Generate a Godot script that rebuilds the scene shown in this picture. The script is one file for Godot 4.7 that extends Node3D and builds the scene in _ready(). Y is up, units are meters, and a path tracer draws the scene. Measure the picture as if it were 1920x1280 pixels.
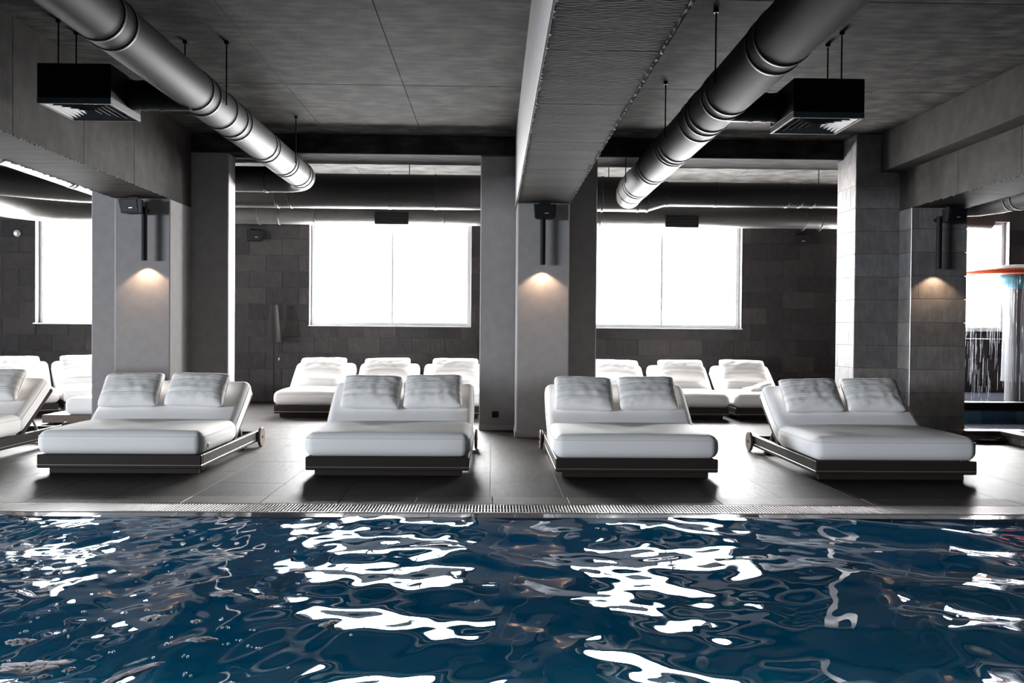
extends Node3D
# An indoor pool hall: a row of double sun loungers on a slate deck between concrete columns, dark ducts overhead,
# bright windows in the back wall, and rippled blue water in front. Metres, y up, the camera looks along -z.

var M := {}                 # materials by name
var mesh_cache := {}
var taken := {}
const CEIL := 3.97
const BACK := -15.85        # face of the back wall
const WIN := [-13.42, -8.38, -3.39, 1.65, 6.69]   # left edges of the back windows
const WIN_W := 2.96
const SILL := 1.42
const HEAD := 3.46

# ---------------------------------------------------------------- shape helpers
class MB:
	var st := SurfaceTool.new()
	var use_uv := false
	func _init() -> void:
		st.begin(Mesh.PRIMITIVE_TRIANGLES)
		st.set_smooth_group(-1)
	func group(n: int) -> void:
		st.set_smooth_group(n)
	func tri(a: Vector3, b: Vector3, c: Vector3) -> void:      # counter-clockwise seen from outside
		st.add_vertex(a); st.add_vertex(c); st.add_vertex(b)
	func triuv(a: Vector3, b: Vector3, c: Vector3, ua: Vector2, ub: Vector2, uc: Vector2) -> void:
		st.set_uv(ua); st.add_vertex(a); st.set_uv(uc); st.add_vertex(c); st.set_uv(ub); st.add_vertex(b)
	func quad(a: Vector3, b: Vector3, c: Vector3, d: Vector3) -> void:
		tri(a, b, c); tri(a, c, d)
	func poly(p: Array, out: Vector3) -> void:
		var n: Vector3 = (p[1] - p[0]).cross(p[2] - p[0])
		var q := p.duplicate()
		if n.dot(out) < 0.0:
			q.reverse()
		for i in range(1, q.size() - 1):
			tri(q[0], q[i], q[i + 1])
	func box(c: Vector3, s: Vector3, ch := 0.004, turn := Basis.IDENTITY) -> void:
		var h := s * 0.5
		var k := minf(ch, minf(h.x, minf(h.y, h.z)) * 0.9)
		st.set_smooth_group(-1)
		var v := func(ax: int, sg: Vector3) -> Vector3:
			var r := Vector3(h.x - k, h.y - k, h.z - k)
			r[ax] = h[ax]
			return c + turn * (r * sg)
		for ax in 3:
			var b := (ax + 1) % 3
			var d := (ax + 2) % 3
			for s0 in [-1.0, 1.0]:
				var p := []
				for q in [[-1.0, -1.0], [1.0, -1.0], [1.0, 1.0], [-1.0, 1.0]]:
					var sg := Vector3.ZERO
					sg[ax] = s0; sg[b] = q[0]; sg[d] = q[1]
					p.append(v.call(ax, sg))
				var o := Vector3.ZERO
				o[ax] = s0
				poly(p, turn * o)
				if k > 0.0:
					for s1 in [-1.0, 1.0]:
						var g0 := Vector3.ZERO
						g0[ax] = s0; g0[b] = s1; g0[d] = -1.0
						var g1 := g0
						g1[d] = 1.0
						var oe := Vector3.ZERO
						oe[ax] = s0; oe[b] = s1
						poly([v.call(ax, g0), v.call(ax, g1), v.call(b, g1), v.call(b, g0)], turn * oe)
		if k > 0.0:
			for sx in [-1.0, 1.0]:
				for sy in [-1.0, 1.0]:
					for sz in [-1.0, 1.0]:
						var sg := Vector3(sx, sy, sz)
						poly([v.call(0, sg), v.call(1, sg), v.call(2, sg)], turn * sg)
	func tube(path: Array, radius, seg := 16, caps := true, sm := 1) -> void:
		var rings := []
		var t0: Vector3 = (path[1] - path[0]).normalized()
		var nn := t0.cross(Vector3.UP if absf(t0.y) < 0.9 else Vector3.RIGHT).normalized()
		for i in path.size():
			var t: Vector3
			if i == 0: t = (path[1] - path[0]).normalized()
			elif i == path.size() - 1: t = (path[i] - path[i - 1]).normalized()
			else: t = ((path[i + 1] - path[i]).normalized() + (path[i] - path[i - 1]).normalized()).normalized()
			nn = (nn - t * nn.dot(t)).normalized()
			var bb := t.cross(nn)
			var r: float = radius[i] if radius is Array else radius
			var ring := []
			for j in seg:
				var a := TAU * j / seg
				ring.append(path[i] + (nn * cos(a) + bb * sin(a)) * r)
			rings.append(ring)
		st.set_smooth_group(sm)
		for i in path.size() - 1:
			for j in seg:
				var k := (j + 1) % seg
				quad(rings[i][j], rings[i][k], rings[i + 1][k], rings[i + 1][j])
		if caps:
			st.set_smooth_group(-1)
			poly(rings[0], path[0] - path[1])
			poly(rings[-1], path[-1] - path[-2])
	func loop(path: Array, radius: float, seg := 6) -> void:
		var n := path.size()
		var rings := []
		for i in n:
			var t: Vector3 = (path[(i + 1) % n] - path[(i + n - 1) % n]).normalized()
			var a := t.cross(Vector3.UP if absf(t.y) < 0.9 else Vector3.RIGHT).normalized()
			var b := t.cross(a)
			var ring := []
			for j in seg:
				var w := TAU * j / seg
				ring.append(path[i] + (a * cos(w) + b * sin(w)) * radius)
			rings.append(ring)
		st.set_smooth_group(1)
		for i in n:
			for j in seg:
				var k := (j + 1) % seg
				var i2 := (i + 1) % n
				quad(rings[i][j], rings[i][k], rings[i2][k], rings[i2][j])
	func lathe(prof: Array, c := Vector3.ZERO, seg := 24, sharp := true, turn := Basis.IDENTITY) -> void:
		for i in prof.size() - 1:
			st.set_smooth_group(i + 2 if sharp else 1)
			var p: Vector2 = prof[i]
			var q: Vector2 = prof[i + 1]
			for j in seg:
				var a := TAU * j / seg
				var b := TAU * (j + 1) / seg
				var v0 := c + turn * Vector3(p.x * cos(a), p.y, p.x * sin(a))
				var v1 := c + turn * Vector3(p.x * cos(b), p.y, p.x * sin(b))
				var v2 := c + turn * Vector3(q.x * cos(b), q.y, q.x * sin(b))
				var v3 := c + turn * Vector3(q.x * cos(a), q.y, q.x * sin(a))
				if p.x < 1e-5: tri(v0, v2, v3)
				elif q.x < 1e-5: tri(v0, v2, v1)
				else:
					tri(v0, v2, v1); tri(v0, v3, v2)
	func rounded(s: Vector3, r: float, n := 7, puff := Vector3.ZERO, sm := 1, turn := Transform3D.IDENTITY, side := 0.0) -> void:
		# a cushion: a box with large soft edges, its top, front and sides swollen by puff
		st.set_smooth_group(sm)
		var h := s * 0.5
		var pt := func(ax: int, s0: float, a: float, b: float) -> Vector3:
			var q := Vector3.ZERO
			q[ax] = s0; q[(ax + 1) % 3] = a; q[(ax + 2) % 3] = b
			var core := Vector3(clampf(q.x * h.x, -h.x + r, h.x - r), clampf(q.y * h.y, -h.y + r, h.y - r), clampf(q.z * h.z, -h.z + r, h.z - r))
			var d := Vector3(q.x * h.x, q.y * h.y, q.z * h.z) - core
			var p := core + d.normalized() * r
			var u := p / h
			var g := Vector3(maxf(0, 1 - u.x * u.x), maxf(0, 1 - u.y * u.y), maxf(0, 1 - u.z * u.z))
			p.y += (puff.y if u.y > 0.0 else side) * u.y * sqrt(g.x * g.z) if u.y > 0.0 else side * u.y * sqrt(g.x * g.z)
			p.x += puff.x * u.x * sqrt(g.y * g.z)
			p.z += puff.z * u.z * sqrt(g.x * g.y)
			return turn * p
		# parameter lines crowd towards the rounded edges
		var lines := []
		for ax in 3:
			var e := 1.0 - r / h[ax]
			var l := []
			for i in 5: l.append(-1.0 + (1.0 - e) * (1.0 - cos(PI / 2 * (4 - i) / 4.0 * 0.0)) )
			l.clear()
			for i in 5: l.append(-1.0 + (r / h[ax]) * (i / 4.0))
			for i in range(1, n): l.append(-e + 2.0 * e * i / n)
			for i in 5: l.append(1.0 - (r / h[ax]) * ((4 - i) / 4.0))
			lines.append(l)
		for ax in 3:
			var la: Array = lines[(ax + 1) % 3]
			var lb: Array = lines[(ax + 2) % 3]
			for s0 in [-1.0, 1.0]:
				var grid := []
				for a in la:
					var row := []
					for b in lb: row.append(pt.call(ax, s0, a, b))
					grid.append(row)
				for i in la.size() - 1:
					for j in lb.size() - 1:
						if s0 > 0: quad(grid[i][j], grid[i + 1][j], grid[i + 1][j + 1], grid[i][j + 1])
						else: quad(grid[i][j], grid[i][j + 1], grid[i + 1][j + 1], grid[i + 1][j])
	func done() -> ArrayMesh:
		st.generate_normals()
		st.index()
		return st.commit()

func numbered(n: String) -> String:
	if not taken.has(n):
		taken[n] = 0
		return n
	taken[n] += 1
	return "%s_%03d" % [n, taken[n]]

func tag(o: Node3D, label := "", category := "", group := "", kind := "") -> Node3D:
	if label: o.set_meta("label", label)
	if category: o.set_meta("category", category)
	if group: o.set_meta("group", group)
	if kind: o.set_meta("kind", kind)
	return o

func thing(n: String, at: Vector3, turn := 0.0) -> Node3D:
	var o := Node3D.new()
	o.name = numbered(n)
	add_child(o)
	o.position = at
	o.rotation.y = turn
	return o

func part(n: String, m: Mesh, mat: Material, parent: Node3D, at := Vector3.ZERO, basis := Basis.IDENTITY) -> MeshInstance3D:
	var o := MeshInstance3D.new()
	o.name = numbered(n) if parent == self else n
	o.mesh = m
	o.material_override = mat
	parent.add_child(o, true)
	o.transform = Transform3D(basis, at)
	return o

func part_mb(n: String, mb: MB, mat: Material, parent: Node3D) -> MeshInstance3D:
	return part(n, mb.done(), mat, parent)

func cbox(n: String, c: Vector3, s: Vector3, mat: Material, parent: Node3D, ch := 0.004) -> MeshInstance3D:
	var key := "%.4f %.4f %.4f %.4f" % [s.x, s.y, s.z, ch]
	if not mesh_cache.has(key):
		var mb := MB.new()
		mb.box(Vector3.ZERO, s, ch)
		mesh_cache[key] = mb.done()
	return part(n, mesh_cache[key], mat, parent, c)

func copy(o: Node3D, n: String) -> Node3D:
	var c: Node3D = o.duplicate()
	c.name = numbered(n)
	add_child(c)
	return c

# ---------------------------------------------------------------- textures and materials
func gray(sd: int, freq: float, oct: int, size := 512, stretch := Vector2.ONE) -> PackedByteArray:
	var n := FastNoiseLite.new()
	n.seed = sd
	n.noise_type = FastNoiseLite.TYPE_SIMPLEX_SMOOTH
	n.frequency = freq
	n.fractal_octaves = oct
	var w := int(size / stretch.x)
	var h := int(size / stretch.y)
	var im := n.get_seamless_image(w, h)
	if w != size or h != size:
		im.resize(size, size, Image.INTERPOLATE_CUBIC)
	im.convert(Image.FORMAT_L8)
	return im.get_data()

func tex(a: PackedByteArray, b: PackedByteArray, mix: float, lo: Color, hi: Color, gain := 1.6, size := 512) -> ImageTexture:
	var out := PackedByteArray()
	out.resize(size * size * 3)
	for i in size * size:
		var v := (a[i] * (1.0 - mix) + b[i] * mix) / 255.0
		v = clampf((v - 0.5) * gain + 0.5, 0.0, 1.0)
		out[i * 3] = int(255 * lerpf(lo.r, hi.r, v))
		out[i * 3 + 1] = int(255 * lerpf(lo.g, hi.g, v))
		out[i * 3 + 2] = int(255 * lerpf(lo.b, hi.b, v))
	return ImageTexture.create_from_image(Image.create_from_data(size, size, false, Image.FORMAT_RGB8, out))

func mat(n: String, c: Color, rough: float, metal := 0.0, spec := 0.5) -> StandardMaterial3D:
	var m := StandardMaterial3D.new()
	m.resource_name = n
	m.albedo_color = c
	m.roughness = rough
	m.metallic = metal
	m.metallic_specular = spec
	M[n] = m
	return m

func grain(m: StandardMaterial3D, t: Texture2D, scale, relief: Texture2D = null, depth := 0.0, offset := Vector3.ZERO) -> StandardMaterial3D:
	m.uv1_triplanar = true
	m.uv1_world_triplanar = true
	m.uv1_triplanar_sharpness = 4.0
	m.uv1_scale = scale if scale is Vector3 else Vector3.ONE * scale
	m.uv1_offset = offset
	if t: m.albedo_texture = t
	if relief:
		m.heightmap_enabled = true
		m.heightmap_texture = relief
		m.heightmap_scale = depth
	return m

func lin(r: float, g: float, b: float) -> Color:
	return Color(r, g, b).linear_to_srgb()

func materials() -> void:
	var g1 := gray(11, 0.012, 5)
	var g2 := gray(12, 0.05, 4, 512, Vector2(4, 1))
	var g3 := gray(13, 0.03, 5, 512, Vector2(1, 3))
	var g4 := gray(14, 0.2, 2)
	var conc := tex(g1, g2, 0.45, Color(0.62, 0.615, 0.61), Color(1, 0.99, 0.98), 2.0)
	var conc_soft := tex(g1, g2, 0.3, Color(0.84, 0.835, 0.83), Color(1, 0.995, 0.99), 1.8)
	var slate := tex(g1, g3, 0.35, Color(0.86, 0.86, 0.87), Color(1, 0.985, 0.975), 1.8)
	var fine := tex(g4, g1, 0.3, Color(0.35, 0.35, 0.35), Color(1, 1, 1), 1.6)
	var plast := tex(g1, g4, 0.35, Color(0.94, 0.94, 0.94), Color(1, 1, 1), 1.6)
	grain(mat("concrete", lin(0.078, 0.076, 0.073), 0.85, 0.0, 0.15), conc, Vector3(0.34, 0.34, 0.38), fine, 0.25)
	grain(mat("concrete_dark", lin(0.05, 0.048, 0.047), 0.85, 0.0, 0.15), conc, Vector3(0.3, 0.3, 0.9), fine, 0.25)
	grain(mat("beam", lin(0.054, 0.051, 0.0485), 0.85, 0.0, 0.15), conc_soft, Vector3(0.12, 0.35, 0.6), fine, 0.3)
	grain(mat("plaster", lin(0.27, 0.257, 0.257), 0.65, 0.0, 0.3), plast, 0.8, fine, 0.06)
	mat("skirting", lin(0.28, 0.27, 0.275), 0.5)
	var tones := [Vector3(0.1, 0.094, 0.09), Vector3(0.078, 0.073, 0.071), Vector3(0.122, 0.113, 0.106), Vector3(0.092, 0.089, 0.088)]
	for i in 4:
		var c: Vector3 = tones[i]
		var off := Vector3(0.37 * i, 0.21 * i, 0.53 * i)
		var m := grain(mat("floor_tile_%d" % i, lin(c.x * 0.5, c.y * 0.48, c.z * 0.46), 0.5), slate, 0.6, g_tex(g3, g4), 0.12, off)
		m.metallic_specular = 0.18
		grain(mat("wall_tile_%d" % i, lin(c.x * 0.4, c.y * 0.385, c.z * 0.395), 0.65, 0.0, 0.25), slate, 0.7, g_tex(g3, g4), 0.25, off)
		grain(mat("pier_tile_%d" % i, lin(c.x * 1.8, c.y * 1.85, c.z * 1.9), 0.6, 0.0, 0.25), slate, 0.7, g_tex(g3, g4), 0.25, off)
	mat("grout", lin(0.085, 0.08, 0.075), 0.9, 0.0, 0.1)
	mat("joint", lin(0.05, 0.05, 0.05), 0.9)
	grain(mat("coping", lin(0.12, 0.109, 0.1), 0.55, 0.0, 0.2), slate, 0.9, fine, 0.08)
	grain(mat("wet_lip", lin(0.06, 0.065, 0.085), 0.08), slate, 0.9)
	grain(mat("dark_wall", lin(0.03, 0.029, 0.028), 0.8, 0.0, 0.2), slate, 0.7)
	mat("channel", lin(0.01, 0.01, 0.01), 0.8)
	mat("grate", lin(0.28, 0.26, 0.24), 0.4)
	grain(mat("duct", lin(0.036, 0.034, 0.033), 0.6, 0.0, 0.22), plast, 1.2)
	grain(mat("duct_dark", lin(0.016, 0.015, 0.0145), 0.5, 0.0, 0.3), plast, 1.2)
	grain(mat("foil", lin(0.06, 0.056, 0.053), 0.45, 0.2), plast, 1.6, fine, 0.4)
	mat("black_metal", lin(0.01, 0.01, 0.01), 0.5, 0.0, 0.25)
	mat("diffuser", lin(0.14, 0.135, 0.13), 0.5, 0.1)
	mat("speaker", lin(0.013, 0.013, 0.014), 0.55, 0.0, 0.25)
	mat("badge", lin(0.6, 0.6, 0.6), 0.3, 0.5)
	mat("alu", lin(0.6, 0.6, 0.6), 0.3, 0.4)
	mat("alu_dark", lin(0.12, 0.12, 0.12), 0.4, 0.3)
	var glass := mat("glass", Color(1, 1, 1, 0.04), 0.02)
	glass.transparency = BaseMaterial3D.TRANSPARENCY_ALPHA
	var fab := grain(mat("fabric", lin(0.87, 0.855, 0.845), 0.85, 0.0, 0.3), null, 9.0, fine, 0.03)
	fab.rim_enabled = true
	fab.rim = 0.3
	mat("piping", lin(0.7, 0.685, 0.675), 0.85)
	var pil := mat("stripes", lin(0.93, 0.92, 0.91), 0.85, 0.0, 0.3)
	pil.albedo_texture = stripes()
	mat("frame_wood", lin(0.03, 0.024, 0.0205), 0.55, 0.0, 0.27)
	mat("frame_brown", lin(0.13, 0.095, 0.075), 0.5, 0.0, 0.35)
	mat("inlay", lin(0.5, 0.48, 0.46), 0.3, 0.7)
	mat("orange", lin(0.62, 0.07, 0.015), 0.4)
	mat("white_gloss", lin(0.72, 0.7, 0.66), 0.35)
	mat("teal", lin(0.1, 0.42, 0.55), 0.35)
	mat("steel", lin(0.17, 0.17, 0.175), 0.4, 0.2)
	for i in 3:
		mat("blue_tile_%d" % i, lin([0.06, 0.1, 0.07][i], [0.16, 0.24, 0.13][i], [0.32, 0.4, 0.2][i]), 0.25)
		mat("grey_tile_%d" % i, lin([0.16, 0.22, 0.12][i], [0.18, 0.23, 0.13][i], [0.2, 0.24, 0.15][i]), 0.3)
	mat("pool_tile", lin(0.003, 0.2, 0.32), 0.4)
	var w := mat("water", Color(0.32, 0.9, 1.0, 0.0), 0.012)
	w.transparency = BaseMaterial3D.TRANSPARENCY_ALPHA
	w.refraction_enabled = true
	w.refraction_scale = 0.033
	mat("foam", lin(0.95, 0.94, 0.99), 0.7)
	var f: StandardMaterial3D = M["foam"]
	grain(f, tex(g4, g4, 0.0, Color(0.8, 0.8, 0.84), Color(1, 1, 1), 2.0), 14.0, fine, 0.6)
	var dr := mat("drops", Color(0.95, 0.97, 1.0, 0.35), 0.15)
	dr.transparency = BaseMaterial3D.TRANSPARENCY_ALPHA
	var lens := mat("lamp_glow", lin(1.0, 0.8, 0.6), 0.5)
	lens.emission_enabled = true
	lens.emission = Color(1.0, 0.83, 0.66)
	lens.emission_energy_multiplier = 4.0
	mat("shade_cloth", lin(0.03, 0.027, 0.026), 0.9, 0.0, 0.2)
	mat("plug", lin(0.6, 0.6, 0.6), 0.5)

func g_tex(a: PackedByteArray, b: PackedByteArray) -> ImageTexture:
	if not mesh_cache.has("slate relief"):
		mesh_cache["slate relief"] = tex(a, b, 0.25, Color.BLACK, Color.WHITE, 1.8)
	return mesh_cache["slate relief"]

func stripes() -> ImageTexture:
	# irregular woven stripes: bands of fine grey lines on off-white
	var rng := RandomNumberGenerator.new()
	rng.seed = 5
	var h := 512
	var im := Image.create(16, h, false, Image.FORMAT_RGB8)
	im.fill(Color(0.97, 0.965, 0.96))
	var y := 0
	while y < h:
		var dense := rng.randf() < 0.6
		var till := y + rng.randi_range(14, 46)
		while y < mini(till, h):
			var wd := rng.randi_range(3, 7)
			if dense or rng.randf() < 0.3:
				var v := rng.randf_range(0.66, 0.85)
				im.fill_rect(Rect2i(0, y, 16, wd), Color(v, v * 0.99, v * 0.985))
			y += wd + rng.randi_range(5, 11)
	return ImageTexture.create_from_image(im)

# ---------------------------------------------------------------- light
func window_light(at: Vector3, size: Vector2, towards: Vector3, energy: float, n: String, col := Color(1, 1, 1)) -> void:
	var l := AreaLight3D.new()
	l.name = n
	l.area_size = size
	l.area_normalize_energy = false
	l.light_energy = energy
	l.light_color = col
	l.shadow_enabled = true
	l.set("area_range", 60.0)
	add_child(l)
	l.look_at_from_position(at, at + towards, Vector3.UP)

func _ready() -> void:
	# camera
	var cam := Camera3D.new()
	cam.name = "camera"
	cam.fov = rad_to_deg(2.0 * atan(640.0 / 1600.0))
	cam.near = 0.05
	cam.far = 200.0
	add_child(cam)
	cam.transform = Transform3D(Basis(Vector3.UP, deg_to_rad(-1.25)) * Basis(Vector3.RIGHT, deg_to_rad(-0.82)) * Basis(Vector3.BACK, deg_to_rad(0.47)), Vector3(0, 1.37, 0))
	cam.current = true
	# overcast sky
	var env := Environment.new()
	var sky := Sky.new()
	var sm := ProceduralSkyMaterial.new()
	sm.sky_top_color = Color(0.97, 0.98, 1.0)
	sm.sky_horizon_color = Color(1, 1, 1)
	sm.ground_bottom_color = Color(0.8, 0.8, 0.8)
	sm.ground_horizon_color = Color(1, 1, 1)
	sky.sky_material = sm
	env.background_mode = Environment.BG_SKY
	env.sky = sky
	env.background_energy_multiplier = 3.0
	env.tonemap_mode = Environment.TONE_MAPPER_LINEAR
	env.tonemap_exposure = 1.5
	env.sdfgi_enabled = true
	env.ssao_enabled = true
	env.ssil_enabled = true
	var we := WorldEnvironment.new()
	we.name = "world_environment"
	we.environment = env
	add_child(we)
	# daylight through the windows of the back wall and through the glazed end of the pool hall
	for i in 5:
		window_light(Vector3(WIN[i] + WIN_W / 2, (SILL + HEAD) / 2, BACK - 0.42), Vector2(WIN_W - 0.04, HEAD - SILL - 0.04), Vector3(0, 0, 1), 28.0, "window_daylight_%d" % i)
	window_light(Vector3(-24.3, 1.95, 6.5), Vector2(9.0, 2.6), Vector3(1, 0, 0), 25.0, "end_window_daylight", Color(0.93, 0.96, 1.0))

	materials()
	shell()
	water()
	pool_edge()
	windows()
	beams_and_columns()
	ducts()
	air_boxes()
	loungers()
	wall_fixtures()
	splash_pool()
	foam()

# ---------------------------------------------------------------- the setting
func shell() -> void:
	var rng := RandomNumberGenerator.new()
	rng.seed = 21
	# deck: grout bed and slate tiles 0.6 x 1.2 in running bond
	var fl := thing("floor", Vector3.ZERO)
	tag(fl, "dark grey slate tile deck beside the pool", "", "", "structure")
	cbox("grout_bed", Vector3(-4, -0.115, -11.45), Vector3(40, 0.22, 9.1), M.grout, fl, 0.0)
	for i in range(-12, 16):
		var x := 0.58 + 0.6 * i
		var z := -6.94 - (0.6 if i % 2 else 0.0)
		if i % 2:
			cbox("tile", Vector3(x + 0.3, -0.006, -7.24), Vector3(0.596, 0.012, 0.596), M["floor_tile_%d" % rng.randi_range(0, 3)], fl, 0.0006)
		while z > -15.8:
			var l := minf(1.2, z + 15.85)
			cbox("tile", Vector3(x + 0.3, -0.006, z - l / 2), Vector3(0.596, 0.012, l - 0.004), M["floor_tile_%d" % rng.randi_range(0, 3)], fl, 0.0006)
			z -= 1.2
	for s in [[-15.31, 17.4], [13.09, 5.8]]:
		cbox("deck_slab", Vector3(s[0], -0.007, -11.4), Vector3(s[1], 0.012, 8.9), M.floor_tile_0, fl, 0.0)
	# deck on the near side of the pool, out of view
	cbox("near_deck", Vector3(-4, -0.1, 8.5), Vector3(40, 0.2, 5.0), M.floor_tile_1, fl, 0.0)
	# ceiling: concrete cast against sheets, the joints between them show
	var ce := thing("ceiling", Vector3(0, CEIL, 0))
	tag(ce, "raw grey concrete ceiling with sheet joints", "", "", "structure")
	cbox("slab", Vector3(-4, 0.13, -2.6), Vector3(40.4, 0.24, 27.2), M.joint, ce, 0.0)
	var xs := []
	for i in range(-10, 10): xs.append(-0.98 + 1.27 * i)
	var zs := [-16.2, -14.2, -11.7, -9.2, -6.7, -4.2, -1.7]
	for i in xs.size() - 1:
		for j in zs.size() - 1:
			var w: float = xs[i + 1] - xs[i]
			var l: float = zs[j + 1] - zs[j]
			cbox("panel", Vector3(xs[i] + w / 2, 0.005 + rng.randf() * 0.002, zs[j] + l / 2), Vector3(w - 0.008, 0.012, l - 0.008), M.concrete, ce, 0.003)
	cbox("cast_field", Vector3(-18.85, 0.005, -8.95), Vector3(10.3, 0.012, 14.5), M.concrete, ce, 0.0)
	cbox("cast_field", Vector3(13.3, 0.005, -8.95), Vector3(5.6, 0.012, 14.5), M.concrete, ce, 0.0)
	cbox("cast_field", Vector3(-4, 0.005, 4.65), Vector3(40, 0.012, 12.7), M.concrete, ce, 0.0)
	# back wall with four window openings, clad with slate 0.6 x 0.3
	var wb := thing("wall_back", Vector3.ZERO)
	tag(wb, "dark slate tiled back wall around the bright windows", "", "", "structure")
	var mb := MB.new()
	var zc := BACK - 0.16
	mb.box(Vector3(-4, SILL / 2, zc), Vector3(40, SILL, 0.3), 0.0)
	mb.box(Vector3(-4, (HEAD + CEIL + 0.1) / 2, zc), Vector3(40, CEIL + 0.1 - HEAD, 0.3), 0.0)
	var edges := [-24.0]
	for x in WIN:
		edges.append(x); edges.append(x + WIN_W)
	edges.append(16.0)
	for i in range(0, edges.size(), 2):
		var w: float = edges[i + 1] - edges[i]
		mb.box(Vector3(edges[i] + w / 2, (SILL + HEAD) / 2, zc), Vector3(w, HEAD - SILL, 0.3), 0.0)
	part_mb("masonry", mb, M.joint, wb)
	for row in 11:
		for col in range(-18, 18):
			var r := Rect2(col * 0.6 + (0.3 if row % 2 else 0.0), row * 0.3, 0.6, 0.3)
			for q in clipped(r):
				if q.size.x > 0.03 and q.size.y > 0.03:
					cbox("tile", Vector3(q.get_center().x, q.get_center().y, BACK + 0.002 + rng.randf() * 0.002), Vector3(q.size.x - 0.004, q.size.y - 0.004, 0.016), M["wall_tile_%d" % rng.randi_range(0, 3)], wb, 0.002)
	# the rest of the hall, out of view; the left end is glazed
	var wl := thing("wall_left", Vector3.ZERO)
	tag(wl, "dark end wall with a wide window band", "", "", "structure")
	mb = MB.new()
	mb.box(Vector3(-24.15, 0.3, -2.6), Vector3(0.3, 0.7, 27.2), 0.0)
	mb.box(Vector3(-24.15, 3.67, -2.6), Vector3(0.3, 0.8, 27.2), 0.0)
	mb.box(Vector3(-24.15, 1.95, -7.1), Vector3(0.3, 2.7, 18.2), 0.0)
	mb.box(Vector3(-24.15, 1.95, 11.05), Vector3(0.3, 2.7, 0.1), 0.0)
	part_mb("masonry", mb, M.dark_wall, wl)
	var wr := thing("wall_right", Vector3.ZERO)
	tag(wr, "dark right end wall of the pool hall", "", "", "structure")
	cbox("masonry", Vector3(16.15, 2.0, -2.6), Vector3(0.3, 4.2, 27.2), M.dark_wall, wr, 0.0)
	var wf := thing("wall_front", Vector3.ZERO)
	tag(wf, "dark wall of the hall across the pool", "", "", "structure")
	cbox("masonry", Vector3(-4, 2.0, 11.15), Vector3(40.6, 4.2, 0.3), M.dark_wall, wf, 0.0)

func clipped(r: Rect2) -> Array:
	for x in WIN:
		var w := Rect2(x - 0.01, SILL - 0.01, WIN_W + 0.02, HEAD - SILL + 0.02)
		if not r.intersects(w): continue
		if w.encloses(r): return []
		var i := r.intersection(w)
		var out := []
		if i.position.x - r.position.x > 0.001: out.append(Rect2(r.position, Vector2(i.position.x - r.position.x, r.size.y)))
		if r.end.x - i.end.x > 0.001: out.append(Rect2(Vector2(i.end.x, r.position.y), Vector2(r.end.x - i.end.x, r.size.y)))
		if i.position.y - r.position.y > 0.001: out.append(Rect2(Vector2(i.position.x, r.position.y), Vector2(i.size.x, i.position.y - r.position.y)))
		if r.end.y - i.end.y > 0.001: out.append(Rect2(Vector2(i.position.x, i.end.y), Vector2(i.size.x, r.end.y - i.end.y)))
		return out
	return [r]

func windows() -> void:
	var names := ["window at the far left end of the back wall", "window behind the far left loungers, cut off by the left pier", "wide bright window with two panes between left and middle columns", "wide bright window right of the middle column, above back loungers", "bright window far right behind the orange water umbrella"]
	for i in 5:
		var o := thing("window_%d" % (i + 1), Vector3(WIN[i], SILL, BACK))
		tag(o, names[i], "", "", "structure")
		var h := HEAD - SILL
		var z := -0.13
		cbox("frame_jamb", Vector3(0.035, h / 2, z), Vector3(0.07, h, 0.07), M.alu, o)
		cbox("frame_jamb", Vector3(WIN_W - 0.035, h / 2, z), Vector3(0.07, h, 0.07), M.alu, o)
		cbox("frame_rail", Vector3(WIN_W / 2, 0.03, z), Vector3(WIN_W - 0.14, 0.06, 0.07), M.alu, o)
		cbox("frame_rail", Vector3(WIN_W / 2, h - 0.03, z), Vector3(WIN_W - 0.14, 0.06, 0.07), M.alu, o)
		cbox("mullion", Vector3(WIN_W / 2 + 0.02, h / 2, z - 0.005), Vector3(0.045, h - 0.12, 0.05), M.alu, o)
		for s in 2:
			var sash := cbox("pane", Vector3(WIN_W * (0.25 + 0.5 * s) + 0.01, h / 2, z - 0.02), Vector3(WIN_W / 2 - 0.07, h - 0.13, 0.008), M.glass, o, 0.0)
			cbox("gasket", Vector3(0, -h / 2 + 0.072, 0.01), Vector3(WIN_W / 2 - 0.08, 0.012, 0.02), M.alu_dark, sash, 0.002)
			cbox("gasket", Vector3((-1 if s == 0 else 1) * (WIN_W / 4 - 0.043), 0, 0.01), Vector3(0.014, h - 0.15, 0.02), M.alu_dark, sash, 0.002)
		cbox("sill", Vector3(WIN_W / 2, -0.012, 0.0), Vector3(WIN_W + 0.02, 0.02, 0.24), M.alu, o, 0.003)
		for s in 2:
			cbox("reveal_trim", Vector3(-0.008 if s == 0 else WIN_W + 0.008, h / 2 - 0.01, -0.03), Vector3(0.014, h + 0.02, 0.12), M.alu, o, 0.002)

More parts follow.
